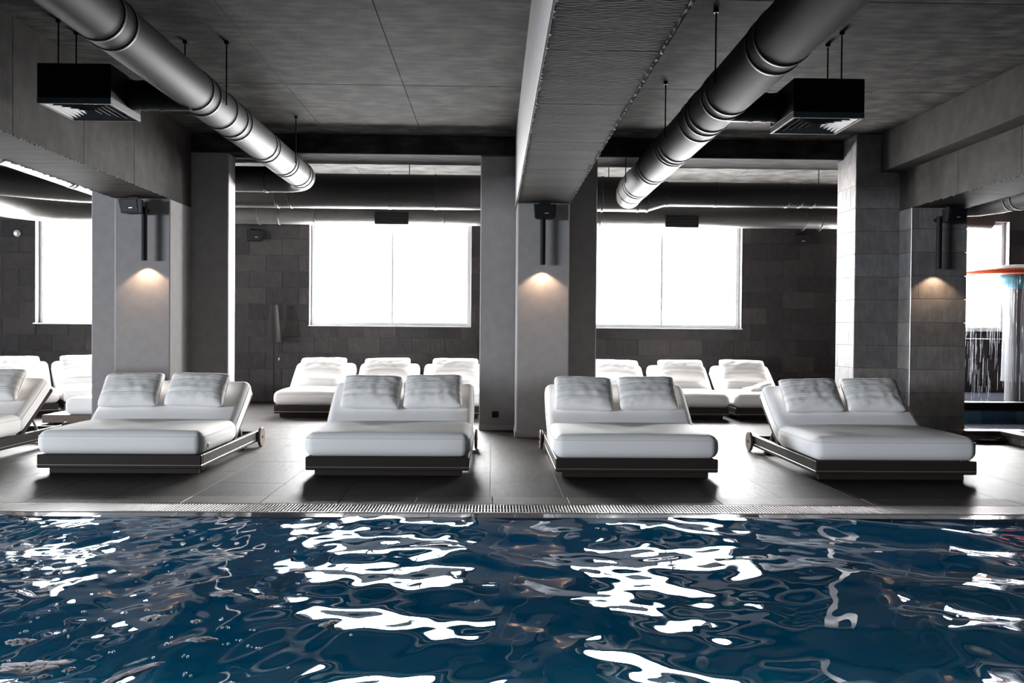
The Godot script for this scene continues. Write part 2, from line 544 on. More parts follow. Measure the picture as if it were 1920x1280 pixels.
# one column with its pier, skirting and so on
func beams_and_columns() -> void:
	var beam_names := ["concrete beam on the left above the white-cushioned corner lounger", "wide concrete beam over the middle column", "lower concrete beam on the right above the tiled column"]
	var col_x := [[-4.75, -4.06], [0.29, 0.955], [5.33, 6.05]]
	for b in 3:
		var x0: float = col_x[b][0]
		var x1: float = col_x[b][1]
		var o := thing("beam", Vector3((x0 + x1) / 2, 2.97, 0))
		tag(o, beam_names[b], "beam", "concrete ceiling beams", "structure")
		var zs := [-11.54, -9.73, -8.55, -7.3, -6.07, -4.9, -3.6, -1.2, 1.2, 3.6, 6.0, 8.5, 10.95]
		for k in zs.size() - 1:
			var l: float = zs[k + 1] - zs[k]
			cbox("segment", Vector3(0, 0.5, zs[k] + l / 2), Vector3(x1 - x0, 1.0, l - 0.0005), M.beam, o, 0.004)
		if b == 1:
			cbox("facing", Vector3(x0 - (x0 + x1) / 2 - 0.006, 0.51, -4.0), Vector3(0.012, 0.97, 14.9), M.plaster, o, 0.002)
		burrs(o, x0 - (x0 + x1) / 2, 1.0, b)
		burrs(o, x1 - (x0 + x1) / 2, -1.0, b + 7)
	# upper right beam, stepped out to the left of the lower one
	var ub := thing("beam", Vector3(5.2, 3.47, -5.2))
	tag(ub, "upper concrete beam on the right, stepped above the lower one", "beam", "concrete ceiling beams", "structure")
	cbox("segment", Vector3(0, 0.25, -2.98), Vector3(0.26, 0.5, 5.96), M.beam, ub, 0.005)
	cbox("segment", Vector3(0, 0.25, 3.0), Vector3(0.26, 0.5, 6.0), M.beam, ub, 0.005)
	# back beam across all bays
	var bb := thing("beam", Vector3(-4, 3.71, -11.92))
	tag(bb, "dark cross beam along the piers behind the ducts", "beam", "concrete ceiling beams", "structure")
	cbox("segment", Vector3(0, 0.13, 0), Vector3(40, 0.26, 0.74), M.concrete_dark, bb, 0.01)
	# painted columns and their piers
	var c := thing("column", Vector3(-4.405, 0, -11.17))
	tag(c, "grey painted column on the left behind the first double lounger", "column", "columns between the loungers", "structure")
	cbox("shaft", Vector3(0, 1.485, 0), Vector3(0.69, 2.97, 0.74), M.plaster, c, 0.012)
	cbox("pier", Vector3(-0.07, 1.855, -0.53), Vector3(1.82, 3.71, 0.3), M.plaster, c, 0.012)
	cbox("skirting", Vector3(0, 0.04, 0.005), Vector3(0.71, 0.08, 0.75), M.skirting, c, 0.003)
	c = thing("column", Vector3(0.6225, 0, -11.17))
	tag(c, "grey painted column in the middle of the picture with a wide pier", "column", "columns between the loungers", "structure")
	cbox("shaft", Vector3(0, 1.485, 0), Vector3(0.665, 2.97, 0.74), M.plaster, c, 0.016)
	cbox("pier", Vector3(-0.02, 1.855, -0.53), Vector3(1.58, 3.71, 0.3), M.plaster, c, 0.012)
	cbox("skirting", Vector3(0, 0.04, 0.005), Vector3(0.685, 0.08, 0.75), M.skirting, c, 0.003)
	cbox("skirting", Vector3(-0.571, 0.04, -0.374), Vector3(0.478, 0.08, 0.012), M.skirting, c, 0.003)
	var sk := cbox("power_socket", Vector3(-0.59, 0.215, -0.372), Vector3(0.085, 0.085, 0.016), M.black_metal, c, 0.004)
	cbox("flap", Vector3(0.0, -0.005, 0.02), Vector3(0.05, 0.055, 0.024), M.speaker, sk, 0.004)
	# tiled column on the right
	c = thing("column", Vector3(5.69, 0, -11.0))
	tag(c, "slate tiled column on the right beside the splash pool", "column", "columns between the loungers", "structure")
	var rng := RandomNumberGenerator.new()
	rng.seed = 4
	cbox("core", Vector3(0, 1.485, -0.13), Vector3(0.69, 2.97, 0.6), M.joint, c, 0.0)
	cbox("core", Vector3(-0.44, 1.985, -0.44), Vector3(0.98, 3.97, 0.58), M.joint, c, 0.0)
	for r in 14:
		var y := r * 0.3
		var h := minf(0.296, 3.965 - y)
		var hc := minf(h, 2.965 - y)
		if hc > 0.02:
			var cut := [0.0, 0.72] if r % 3 else [0.0, 0.1, 0.72]
			for k in cut.size() - 1:
				cbox("tile", Vector3(-0.36 + (cut[k] + cut[k + 1]) / 2, y + hc / 2, 0.187), Vector3(cut[k + 1] - cut[k] - 0.003, hc, 0.014), M["pier_tile_%d" % rng.randi_range(0, 3)], c, 0.002)
			cbox("tile", Vector3(-0.353, y + hc / 2, 0.02), Vector3(0.014, hc, 0.318), M["pier_tile_%d" % rng.randi_range(0, 3)], c, 0.002)
			cbox("tile", Vector3(0.353, y + hc / 2, -0.12), Vector3(0.014, hc, 0.59), M["pier_tile_%d" % rng.randi_range(0, 3)], c, 0.002)
		if h > 0.02:
			cbox("tile", Vector3(-0.65, y + h / 2, -0.144), Vector3(0.58, h, 0.014), M["pier_tile_%d" % rng.randi_range(0, 3)], c, 0.002)
			var cs := [-0.144, -0.66, -0.74] if r % 2 else [-0.144, -0.3, -0.74]
			for k in 2:
				cbox("tile", Vector3(-0.937, y + h / 2, (cs[k] + cs[k + 1]) / 2), Vector3(0.014, h, cs[k] - cs[k + 1] - 0.003), M["pier_tile_%d" % rng.randi_range(0, 3)], c, 0.002)
	cbox("corner_bead", Vector3(-0.36, 1.485, 0.194), Vector3(0.012, 2.96, 0.012), M.alu, c, 0.002)

func burrs(o: Node3D, x: float, side: float, sd: int) -> void:
	# ragged fins of cement left along the lower edge where the formwork leaked
	var rng := RandomNumberGenerator.new()
	rng.seed = 90 + sd
	var mb := MB.new()
	var z := -10.75
	while z < -3.5:
		var l := rng.randf_range(0.01, 0.05)
		var d := rng.randf_range(0.004, 0.012) * (1.6 if rng.randf() < 0.15 else 1.0)
		mb.box(Vector3(x + side * 0.004, -d * 0.3, z), Vector3(0.012, d, l), 0.001, Basis(Vector3.RIGHT, rng.randf_range(-0.2, 0.2)))
		z += l + absf(rng.randfn(0.0, 0.05))
	tag(part_mb("cement_burr", mb, M.joint, o), "", "", "", "stuff")

func pool_edge() -> void:
	var rng := RandomNumberGenerator.new()
	rng.seed = 8
	var o := thing("trim_1", Vector3(0, 0, -6.8))
	tag(o, "light stone coping between the deck and the drain grate", "", "", "structure")
	cbox("bed", Vector3(-4, -0.12, 0), Vector3(40, 0.2, 0.28), M.grout, o, 0.0)
	for i in range(-16, 20):
		cbox("coping_stone", Vector3(-0.3 + 0.605 * i, -0.01, 0), Vector3(0.601, 0.024, 0.276), M.coping, o, 0.003)
	# drain: channel, rails and slats
	var g := thing("drain_grate", Vector3(0, 0, -6.51))
	tag(g, "slatted overflow drain grate running along the pool edge", "grate")
	cbox("channel", Vector3(-4, -0.14, 0), Vector3(40, 0.16, 0.3), M.channel, g, 0.0)
	for z in [-0.138, 0.0, 0.138]:
		cbox("rail", Vector3(0, -0.012 if z else -0.014, z), Vector3(26, 0.024 if z else 0.012, 0.016), M.grate, g, 0.002)
	var mb := MB.new()
	var x := -8.0
	while x < 8.0:
		mb.box(Vector3(x, -0.011, 0), Vector3(0.0125, 0.02, 0.26), 0.002)
		x += 0.024
	tag(part_mb("slat", mb, M.grate, g), "", "", "", "stuff")
	# wet lip over which the water runs
	var lp := thing("trim_2", Vector3(0, 0, -6.285))
	tag(lp, "wet dark tiled overflow lip at the water's edge", "", "", "structure")
	for i in range(-20, 24):
		cbox("lip_tile", Vector3(0.31 * i, -0.02, 0), Vector3(0.309, 0.03, 0.148), M.wet_lip, lp, 0.003)
	# basin
	var ba := thing("pool_basin", Vector3.ZERO)
	tag(ba, "deep blue tiled basin under the pool water", "", "", "structure")
	cbox("bottom", Vector3(-4, -1.5, 0), Vector3(40, 0.2, 12.8), M.pool_tile, ba, 0.0)
	cbox("side", Vector3(-4, -0.75, -6.29), Vector3(40, 1.42, 0.13), M.pool_tile, ba, 0.0)
	cbox("side", Vector3(-4, -0.7, 6.1), Vector3(40, 1.4, 0.2), M.pool_tile, ba, 0.0)
	cbox("side", Vector3(-24.1, -0.7, 0), Vector3(0.2, 1.4, 12.6), M.pool_tile, ba, 0.0)
	cbox("side", Vector3(16.1, -0.7, 0), Vector3(0.2, 1.4, 12.6), M.pool_tile, ba, 0.0)

# ---------------------------------------------------------------- water
var waves := []
func make_waves() -> void:
	var rng := RandomNumberGenerator.new()
	rng.seed = 77
	for band in [[0.9, 1.7, 0.045, 7, 0], [0.42, 0.8, 0.065, 9, 0], [0.2, 0.36, 0.045, 9, 0], [0.1, 0.2, 0.06, 8, 1]]:
		for i in band[3]:
			var l: float = rng.randf_range(band[0], band[1])
			var a := rng.randf() * TAU
			var k := TAU / l
			var slope: float = band[2] * sqrt(2.0 / band[3])
			waves.append([cos(a) * k, sin(a) * k, rng.randf() * TAU, slope / k, band[4]])

func chop(x: float, z: float) -> float:     # the left of the pool is more broken up, by the jets there
	return smoothstep(-0.6, -2.2, x + 0.25 * (z + 5.0)) * 0.7 + 0.2

func wave(x: float, z: float) -> Vector3:   # (height, slope in x, slope in z)
	var r := Vector3.ZERO
	var calm := smoothstep(0.0, 0.35, z + 6.2) * 0.3 + 0.7
	var c := chop(x, z)
	# bend the coordinates a little so that crests curve
	var u := x + 0.11 * sin(z * 1.9 + x * 0.7)
	var v := z + 0.09 * sin(x * 2.3 - z * 0.6)
	for w in waves:
		var t: float = w[0] * u + w[1] * v + w[2]
		var a: float = w[3] * (c if w[4] else 1.0) * calm
		r.x += a * sin(t)
		var d := a * cos(t)
		r.y += d * w[0]
		r.z += d * w[1]
	return r

func water() -> void:
	make_waves()
	var xs := []
	var x := -23.98
	while x < 15.98:
		xs.append(x)
		x += 0.014 if absf(x) < 4.6 else (0.1 if absf(x) < 8.0 else 0.5)
	xs.append(15.98)
	var zs := []
	var z := -6.22
	while z < 6.0:
		zs.append(z)
		z += 0.013 if z < -2.8 else (0.1 if z < 0.0 else 0.4)
	zs.append(6.0)
	var v := PackedVector3Array()
	var n := PackedVector3Array()
	v.resize(xs.size() * zs.size())
	n.resize(v.size())
	var k := 0
	for j in zs.size():
		for i in xs.size():
			var w := wave(xs[i], zs[j])
			v[k] = Vector3(xs[i], -0.014 + w.x, zs[j])
			n[k] = Vector3(-w.y, 1.0, -w.z).normalized()
			k += 1
	var idx := PackedInt32Array()
	idx.resize((xs.size() - 1) * (zs.size() - 1) * 6)
	k = 0
	var c := xs.size()
	for j in zs.size() - 1:
		for i in c - 1:
			var a := j * c + i
			idx[k] = a; idx[k + 1] = a + 1; idx[k + 2] = a + c
			idx[k + 3] = a + 1; idx[k + 4] = a + c + 1; idx[k + 5] = a + c
			k += 6
	var arr := []
	arr.resize(Mesh.ARRAY_MAX)
	arr[Mesh.ARRAY_VERTEX] = v
	arr[Mesh.ARRAY_NORMAL] = n
	arr[Mesh.ARRAY_INDEX] = idx
	var m := ArrayMesh.new()
	m.add_surface_from_arrays(Mesh.PRIMITIVE_TRIANGLES, arr)
	var o := part("pool_water", m, M.water, self)
	tag(o, "rippled deep blue pool water mirroring the bright windows", "water", "", "stuff")

func foam() -> void:
	var rng := RandomNumberGenerator.new()
	rng.seed = 31
	var spots := [   # x, z, half length, half width, turn, label
		[-1.9, -3.56, 0.135, 0.06, 0.12, "largest white foam patch at the lower left of the water"],
		[-2.09, -3.81, 0.064, 0.03, 0.05, "long foam patch at the left edge, farther out than the largest"],
		[-1.45, -3.44, 0.125, 0.03, 0.75, "slanting narrow foam streak at the bottom left of the water"],
		[-1.6, -4.04, 0.046, 0.042, 0.3, "round foam patch among the broken ripples on the left"],
		[-1.27, -3.75, 0.062, 0.028, 0.2, "pointed foam patch right of the slanting streak"],
		[-1.35, -4.34, 0.074, 0.03, 0.05, "larger oval foam patch of a pair in dark blue water"],
		[-1.15, -4.36, 0.054, 0.026, 0.0, "smaller oval foam patch of a pair in dark blue water"],
		[-0.75, -3.98, 0.06, 0.025, 0.85, "foam patch touching a bright reflection below the second lounger"],
		[-1.65, -3.35, 0.04, 0.022, 0.3, "small foam patch at the very bottom left of the picture"],
		[-1.8, -3.46, 0.026, 0.018, 0.2, "tiny foam patch just in front of the largest one"],
		[-1.37, -3.98, 0.026, 0.022, 0.2, "tiny foam patch right of the round one"],
		[-1.73, -3.52, 0.026, 0.018, 0.3, "tiny foam patch at the right tip of the largest one"],
	]
	for s in spots:
		var o := thing("foam_patch", Vector3(s[0], -0.014 + wave(s[0], s[1]).x, s[1]), s[4])
		tag(o, s[5], "foam", "foam patches on the water")
		var nz := FastNoiseLite.new()
		nz.seed = rng.randi()
		nz.frequency = 0.9
		var fine := FastNoiseLite.new()
		fine.seed = rng.randi()
		fine.frequency = 60.0
		var mb := MB.new()
		mb.group(1)
		var rings := []
		for i in 13:
			var f := i / 12.0
			var ring := []
			for j in 48:
				var a := TAU * j / 48
				var wob := 1.0 + 0.45 * nz.get_noise_2d(cos(a) * 1.3 + 5.0, sin(a) * 1.3)
				var px: float = cos(a) * s[2] * wob * f
				var pz: float = sin(a) * s[3] * wob * f
				var ca := cos(s[4] as float)
				var sa := sin(s[4] as float)
				var wx: float = s[0] + px * ca + pz * sa
				var wz: float = s[1] - px * sa + pz * ca
				var hh := 0.007 * sqrt(maxf(0.0, 1.0 - f * f)) * (1.0 + 0.8 * fine.get_noise_2d(px, pz)) - (0.002 if i == 12 else 0.0)
				ring.append(Vector3(px, wave(wx, wz).x - wave(s[0], s[1]).x + hh, pz))
			rings.append(ring)
		for i in 12:
			for j in 48:
				var k := (j + 1) % 48
				if i == 0: mb.tri(rings[0][0], rings[1][k], rings[1][j])
				else: mb.quad(rings[i][j], rings[i][k], rings[i + 1][k], rings[i + 1][j])
		part_mb("froth", mb, M.foam, o)
	# tiny bubbles afloat, mostly on the left
	var mb2 := MB.new()
	for i in 110:
		var bx := -3.6 + absf(rng.randfn(0.0, 1.5))
		var bz := rng.randf_range(-6.0, -3.2)
		if bx < bz * 0.62: bx = bz * rng.randf_range(0.15, 0.6)
		for q in rng.randi_range(1, 3):
			var r := rng.randf_range(0.004, 0.008)
			var p := Vector3(bx + rng.randf_range(-0.015, 0.015), 0, bz + rng.randf_range(-0.012, 0.012))
			p.y = -0.014 + wave(p.x, p.z).x
			mb2.lathe([Vector2(r, -r * 0.2), Vector2(r * 0.92, r * 0.4), Vector2(r * 0.6, r * 0.8), Vector2(0, r)], p, 10, false)
	var b := part_mb("bubbles", mb2, M.drops, self)
	tag(b, "tiny clear bubbles scattered over the left of the pool", "bubbles", "", "stuff")

# ---------------------------------------------------------------- ducts
func duct(n: String, label: String, path: Array, r, m: Material, bands: Array, grp := "ventilation ducts") -> Node3D:
	var o := thing(n, path[0])
	tag(o, label, "duct", grp)
	var loc := []
	for p in path: loc.append(p - path[0])
	var mb := MB.new()
	mb.tube(loc, r, 40)
	part_mb("pipe", mb, m, o)
	for b in bands:      # [centre, direction, radius, width]
		var c: Vector3 = b[0] - path[0]
		var d: Vector3 = b[1]
		var w: float = b[3]
		var q: float = b[2]
		mb = MB.new()
		mb.tube([c - d * w, c - d * (w - 0.004), c + d * (w - 0.004), c + d * w], [q + 0.001, q + 0.007, q + 0.007, q + 0.001], 40, false, 3)
		part_mb("band", mb, m, o)
	return o

func hanger(parent: Node3D, x: float, z: float, y0: float) -> void:   # threaded rod from the ceiling
	var mb := MB.new()
	var p := parent.position
	mb.tube([Vector3(x, CEIL, z) - p, Vector3(x, y0, z) - p], 0.007, 8)
	mb.lathe([Vector2(0.0, -0.03), Vector2(0.022, -0.03), Vector2(0.022, 0)], Vector3(x, CEIL, z) - p, 10)
	part_mb("hanger_rod", mb, M.black_metal, parent)

func ducts() -> void:
	var zd := Vector3(0, 0, 1)
	var xd := Vector3(1, 0, 0)
	# long duct on the left, turning left at its far end
	var lx := -2.64
	var ly := 3.44
	var lr := 0.178
	var path := [Vector3(lx, ly, 1.0), Vector3(lx, ly, -11.75)]
	for i in range(1, 9):
		var a := PI / 2 * i / 8
		path.append(Vector3(lx - 0.3 * (1 - cos(a)), ly, -11.75 - 0.3 * sin(a)))
	path.append(Vector3(-5.0, ly, -12.05))
	var bands := []
	for z in [-5.75, -5.95, -7.55, -7.75, -8.25, -8.6, -8.75, -9.75, -9.9, -10.7, -10.83, -11.5, -11.66]:
		bands.append([Vector3(lx, ly, z), zd, lr, 0.022])
	bands.append([Vector3(-3.2, ly, -12.05), xd, lr, 0.02])
	var o := duct("ceiling_duct", "long round grey duct on the left, running overhead towards the left window", path, lr, M.duct, bands)
	hanger(o, lx + lr + 0.01, -7.87, ly - 0.05)
	hanger(o, lx - lr - 0.01, -7.87, ly - 0.05)
	hanger(o, lx + lr + 0.01, -10.6, ly - 0.05)
	# long duct on the right
	var rx := 2.0
	var ry := 3.42
	var rr := 0.21
	bands = []
	for z in [-5.9, -6.1, -7.25, -7.42, -7.9, -8.05, -8.3, -9.3, -9.45, -9.55, -10.6, -10.75, -11.8, -11.95, -12.4]:
		bands.append([Vector3(rx, ry, z), zd, rr, 0.022])
	o = duct("ceiling_duct", "long round grey duct on the right, running overhead beside the middle beam", [Vector3(rx, ry, 1.0), Vector3(rx, ry, -12.45), Vector3(rx, ry - 0.02, -12.62), Vector3(rx, ry - 0.06, -12.78)], [rr, rr, rr * 0.97, rr * 0.86], M.duct, bands)
	hanger(o, rx - rr - 0.01, -8.92, ry - 0.05)
	hanger(o, rx + rr + 0.01, -8.92, ry - 0.05)
	hanger(o, rx - rr - 0.01, -6.9, ry - 0.05)
	hanger(o, rx - rr - 0.01, -11.6, ry - 0.05)
	# main cross duct behind the beam, with a reducer
	var my := 3.455
	bands = []
	for x in [-3.3, -3.1, -1.6, -0.9, 1.55, 1.65, 2.2, 2.34]:
		bands.append([Vector3(x, my, -13.1), xd, 0.262, 0.018])
	for x in [2.64, 3.4, 4.5, 4.7, 4.9]:
		bands.append([Vector3(x, my + 0.012, -13.1), xd, 0.185, 0.018])
	o = duct("cross_duct", "large dark cross duct above the windows, narrowing on the right", [Vector3(-4.6, my, -13.1), Vector3(2.34, my, -13.1), Vector3(2.62, my + 0.012, -13.1), Vector3(8.2, my + 0.012, -13.1)], [0.262, 0.262, 0.185, 0.185], M.duct_dark, bands)
	hanger(o, -1.3, -13.1, my + 0.2)
	hanger(o, 1.75, -13.1, my + 0.2)
	hanger(o, 5.0, -13.1, my + 0.15)
	hanger(o, 5.5, -13.1, my + 0.15)
	# foil wrapped duct along the window heads
	var fy := 3.4
	bands = []
	for x in [-5.0, -4.75, -4.2, -3.85, -3.2, -0.9, 1.9, 5.6, 5.9]:
		bands.append([Vector3(x, fy, -15.4), xd, 0.19, 0.016])
	o = duct("foil_duct", "foil wrapped duct running along the tops of the windows", [Vector3(-8.42, fy, -12.0), Vector3(-8.42, fy, -12.5), Vector3(-8.38, fy, -14.3), Vector3(-8.3, fy, -14.75), Vector3(-8.08, fy, -15.1), Vector3(-7.75, fy, -15.32), Vector3(-7.3, fy, -15.4), Vector3(9.0, fy + 0.02, -15.4), Vector3(9.05, fy + 0.02, -15.4)], [0.2, 0.2, 0.2, 0.2, 0.2, 0.195, 0.19, 0.175, 0.15], M.foil, bands)
	for gx in [-1.82, 3.35]:
		var gr := cbox("air_grille", Vector3(gx, fy - 0.08, -15.2) - o.position, Vector3(0.6, 0.22, 0.03), M.duct_dark, o, 0.004)
		for k in 4:
			cbox("blade", Vector3(0, -0.075 + 0.05 * k, 0.018), Vector3(0.55, 0.012, 0.016), M.black_metal, gr, 0.002)
	# left bay: a big dark duct curving towards the pool and a slim pale one over it
	bands = []
	for p in [[-5.75, -13.08], [-5.9, -13.05]]:
		bands.append([Vector3(p[0], 3.43, p[1]), xd, 0.212, 0.016])
	duct("cross_duct", "dark duct in the left bay curving towards the pool", [Vector3(-4.9, 3.43, -13.1), Vector3(-5.6, 3.43, -13.1), Vector3(-6.2, 3.43, -12.94), Vector3(-6.7, 3.43, -12.64), Vector3(-7.1, 3.43, -12.3), Vector3(-7.9, 3.43, -11.5), Vector3(-8.6, 3.43, -10.6)], 0.212, M.duct_dark, bands)
	bands = []
	for z in [-9.6, -9.7, -11.3, -11.4]:
		bands.append([Vector3(-5.56, 3.29, z), zd, 0.11, 0.014])
	duct("slim_duct", "slim pale duct beside the left concrete beam", [Vector3(-5.56, 3.29, 1.0), Vector3(-5.56, 3.29, -12.6)], 0.11, M.foil, bands)
	# right bay: elbow of a duct over the splash pool
	bands = [[Vector3(7.15, 3.2, -11.5), zd, 0.14, 0.014], [Vector3(7.15, 3.2, -11.65), zd, 0.14, 0.014]]
	duct("slim_duct", "grey duct elbow at the far right under the concrete beam", [Vector3(7.15, 3.2, -9.0), Vector3(7.15, 3.2, -11.9), Vector3(7.0, 3.2, -12.2), Vector3(6.7, 3.2, -12.35), Vector3(6.2, 3.2, -12.4)], 0.14, M.duct, bands)

func air_boxes() -> void:
	for s in [[Vector3(-3.455, 3.19, -7.4), "black ceiling air box with square diffuser beside the left duct", -2.64, 1.0, 3.37], [Vector3(2.79, 3.157, -7.4), "black ceiling air box with square diffuser beside the right duct", 2.0, -1.0, 3.34]]:
		var p: Vector3 = s[0]
		var o := thing("air_diffuser_box", p)
		tag(o, s[1], "air diffuser", "ceiling air diffuser boxes")
		cbox("casing", Vector3(0, 0.19, 0), Vector3(0.6, 0.28, 0.6), M.black_metal, o, 0.006)
		cbox("rim_side", Vector3(0, 0.025, 0.29), Vector3(0.6, 0.05, 0.02), M.diffuser, o, 0.002)
		cbox("rim_side", Vector3(0, 0.025, -0.29), Vector3(0.6, 0.05, 0.02), M.diffuser, o, 0.002)
		cbox("rim_side", Vector3(0.29, 0.025, 0), Vector3(0.02, 0.05, 0.56), M.diffuser, o, 0.002)
		cbox("rim_side", Vector3(-0.29, 0.025, 0), Vector3(0.02, 0.05, 0.56), M.diffuser, o, 0.002)
		for k in 5:     # nested sloping blades of the four-way diffuser
			var mb := MB.new()
			var a := 0.265 - 0.05 * k
			var b := a - 0.022
			for q in 4:
				var t := Basis(Vector3.UP, PI / 2 * q)
				for up in [0.0, 0.004]:
					var w := [t * Vector3(-a, 0.004 + up, a), t * Vector3(a, 0.004 + up, a), t * Vector3(b, 0.03 + up, b), t * Vector3(-b, 0.03 + up, b)]
					mb.poly(w, t * Vector3(0, -1 if up == 0.0 else 1, 0))
				mb.poly([t * Vector3(-a, 0.004, a), t * Vector3(a, 0.004, a), t * Vector3(a, 0.008, a), t * Vector3(-a, 0.008, a)], t * Vector3(0, 0, 1))
			part_mb("blade_ring", mb, M.diffuser, o)
		var mb2 := MB.new()
		var dx: float = s[2] - p.x
		mb2.tube([Vector3(s[3] * 0.29, s[4] - p.y, -0.1), Vector3(dx, s[4] - p.y, -0.1)], 0.125, 28)
		part_mb("branch_pipe", mb2, M.duct_dark, o)
		for x in [s[3] * 0.33, s[3] * 0.42, dx - s[3] * 0.25]:
			var mb3 := MB.new()
			mb3.tube([Vector3(x - 0.015, s[4] - p.y, -0.1), Vector3(x + 0.015, s[4] - p.y, -0.1)], 0.13, 28, false)
			part_mb("clamp", mb3, M.duct_dark, o)
		for z in [0.03, -0.28]:
			hanger(o, p.x + (-0.26 if s[3] > 0 else 0.21), p.z + z, p.y + 0.3)

# ---------------------------------------------------------------- loungers
func pillow_mesh(w: float, h: float, t: float, sd: int) -> ArrayMesh:
	var nz := FastNoiseLite.new()
	nz.seed = sd
	nz.frequency = 2.2
	var mb := MB.new()
	mb.group(1)
	var n := 30
	for side in [1.0, -1.0]:
		var g := []
		for i in n + 1:
			var row := []
			for j in n + 1:
				var u: float = sin((i / float(n) - 0.5) * PI) * 0.5 + (i / float(n) - 0.5)
				var v: float = sin((j / float(n) - 0.5) * PI) * 0.5 + (j / float(n) - 0.5)
				var e := pow(maxf(0.0, 1 - pow(absf(u), 5.0)), 0.42) * pow(maxf(0.0, 1 - pow(absf(v), 5.0)), 0.42)
				var dome := 0.72 + 0.28 * (1 - u * u) * (1 - v * v)
				# sides pulled in slightly, corners rounded
				var k := 1.0 - 0.035 * (1.0 - v * v) * u * u
				var l := 1.0 - 0.045 * (1.0 - u * u) * v * v
				var cr := 1.0 - 0.055 * pow(absf(u * v), 6.0)
				var wr := 1.0 + 0.16 * nz.get_noise_3d(u * 1.2, v * 1.2, side)
				row.append([Vector3(u * w / 2 * k * cr, v * h / 2 * l * cr, side * t / 2 * e * dome * wr), Vector2(u * 0.5 + 0.5, 0.5 - v * 0.46)])
			g.append(row)
		for i in n:
			for j in n:
				var a: Array = g[i][j]
				var b: Array = g[i + 1][j]
				var c: Array = g[i + 1][j + 1]
				var d: Array = g[i][j + 1]
				if side > 0:
					mb.triuv(a[0], b[0], c[0], a[1], b[1], c[1]); mb.triuv(a[0], c[0], d[0], a[1], c[1], d[1])
				else:
					mb.triuv(a[0], c[0], b[0], a[1], c[1], b[1]); mb.triuv(a[0], d[0], c[0], a[1], d[1], c[1])
	return mb.done()

func pillow_seam(w: float, h: float) -> ArrayMesh:
	var p := []
	for i in 96:
		var a := TAU * i / 96
		var u := signf(cos(a)) * pow(absf(cos(a)), 0.28)
		var v := signf(sin(a)) * pow(absf(sin(a)), 0.28)
		var k := 1.0 - 0.035 * (1.0 - v * v) * u * u
		var l := 1.0 - 0.045 * (1.0 - u * u) * v * v
		var cr := 1.0 - 0.055 * pow(absf(u * v), 6.0)
		p.append(Vector3(u * w / 2 * k * cr, v * h / 2 * l * cr, 0))
	var mb := MB.new()
	mb.loop(p, 0.005)
	return mb.done()

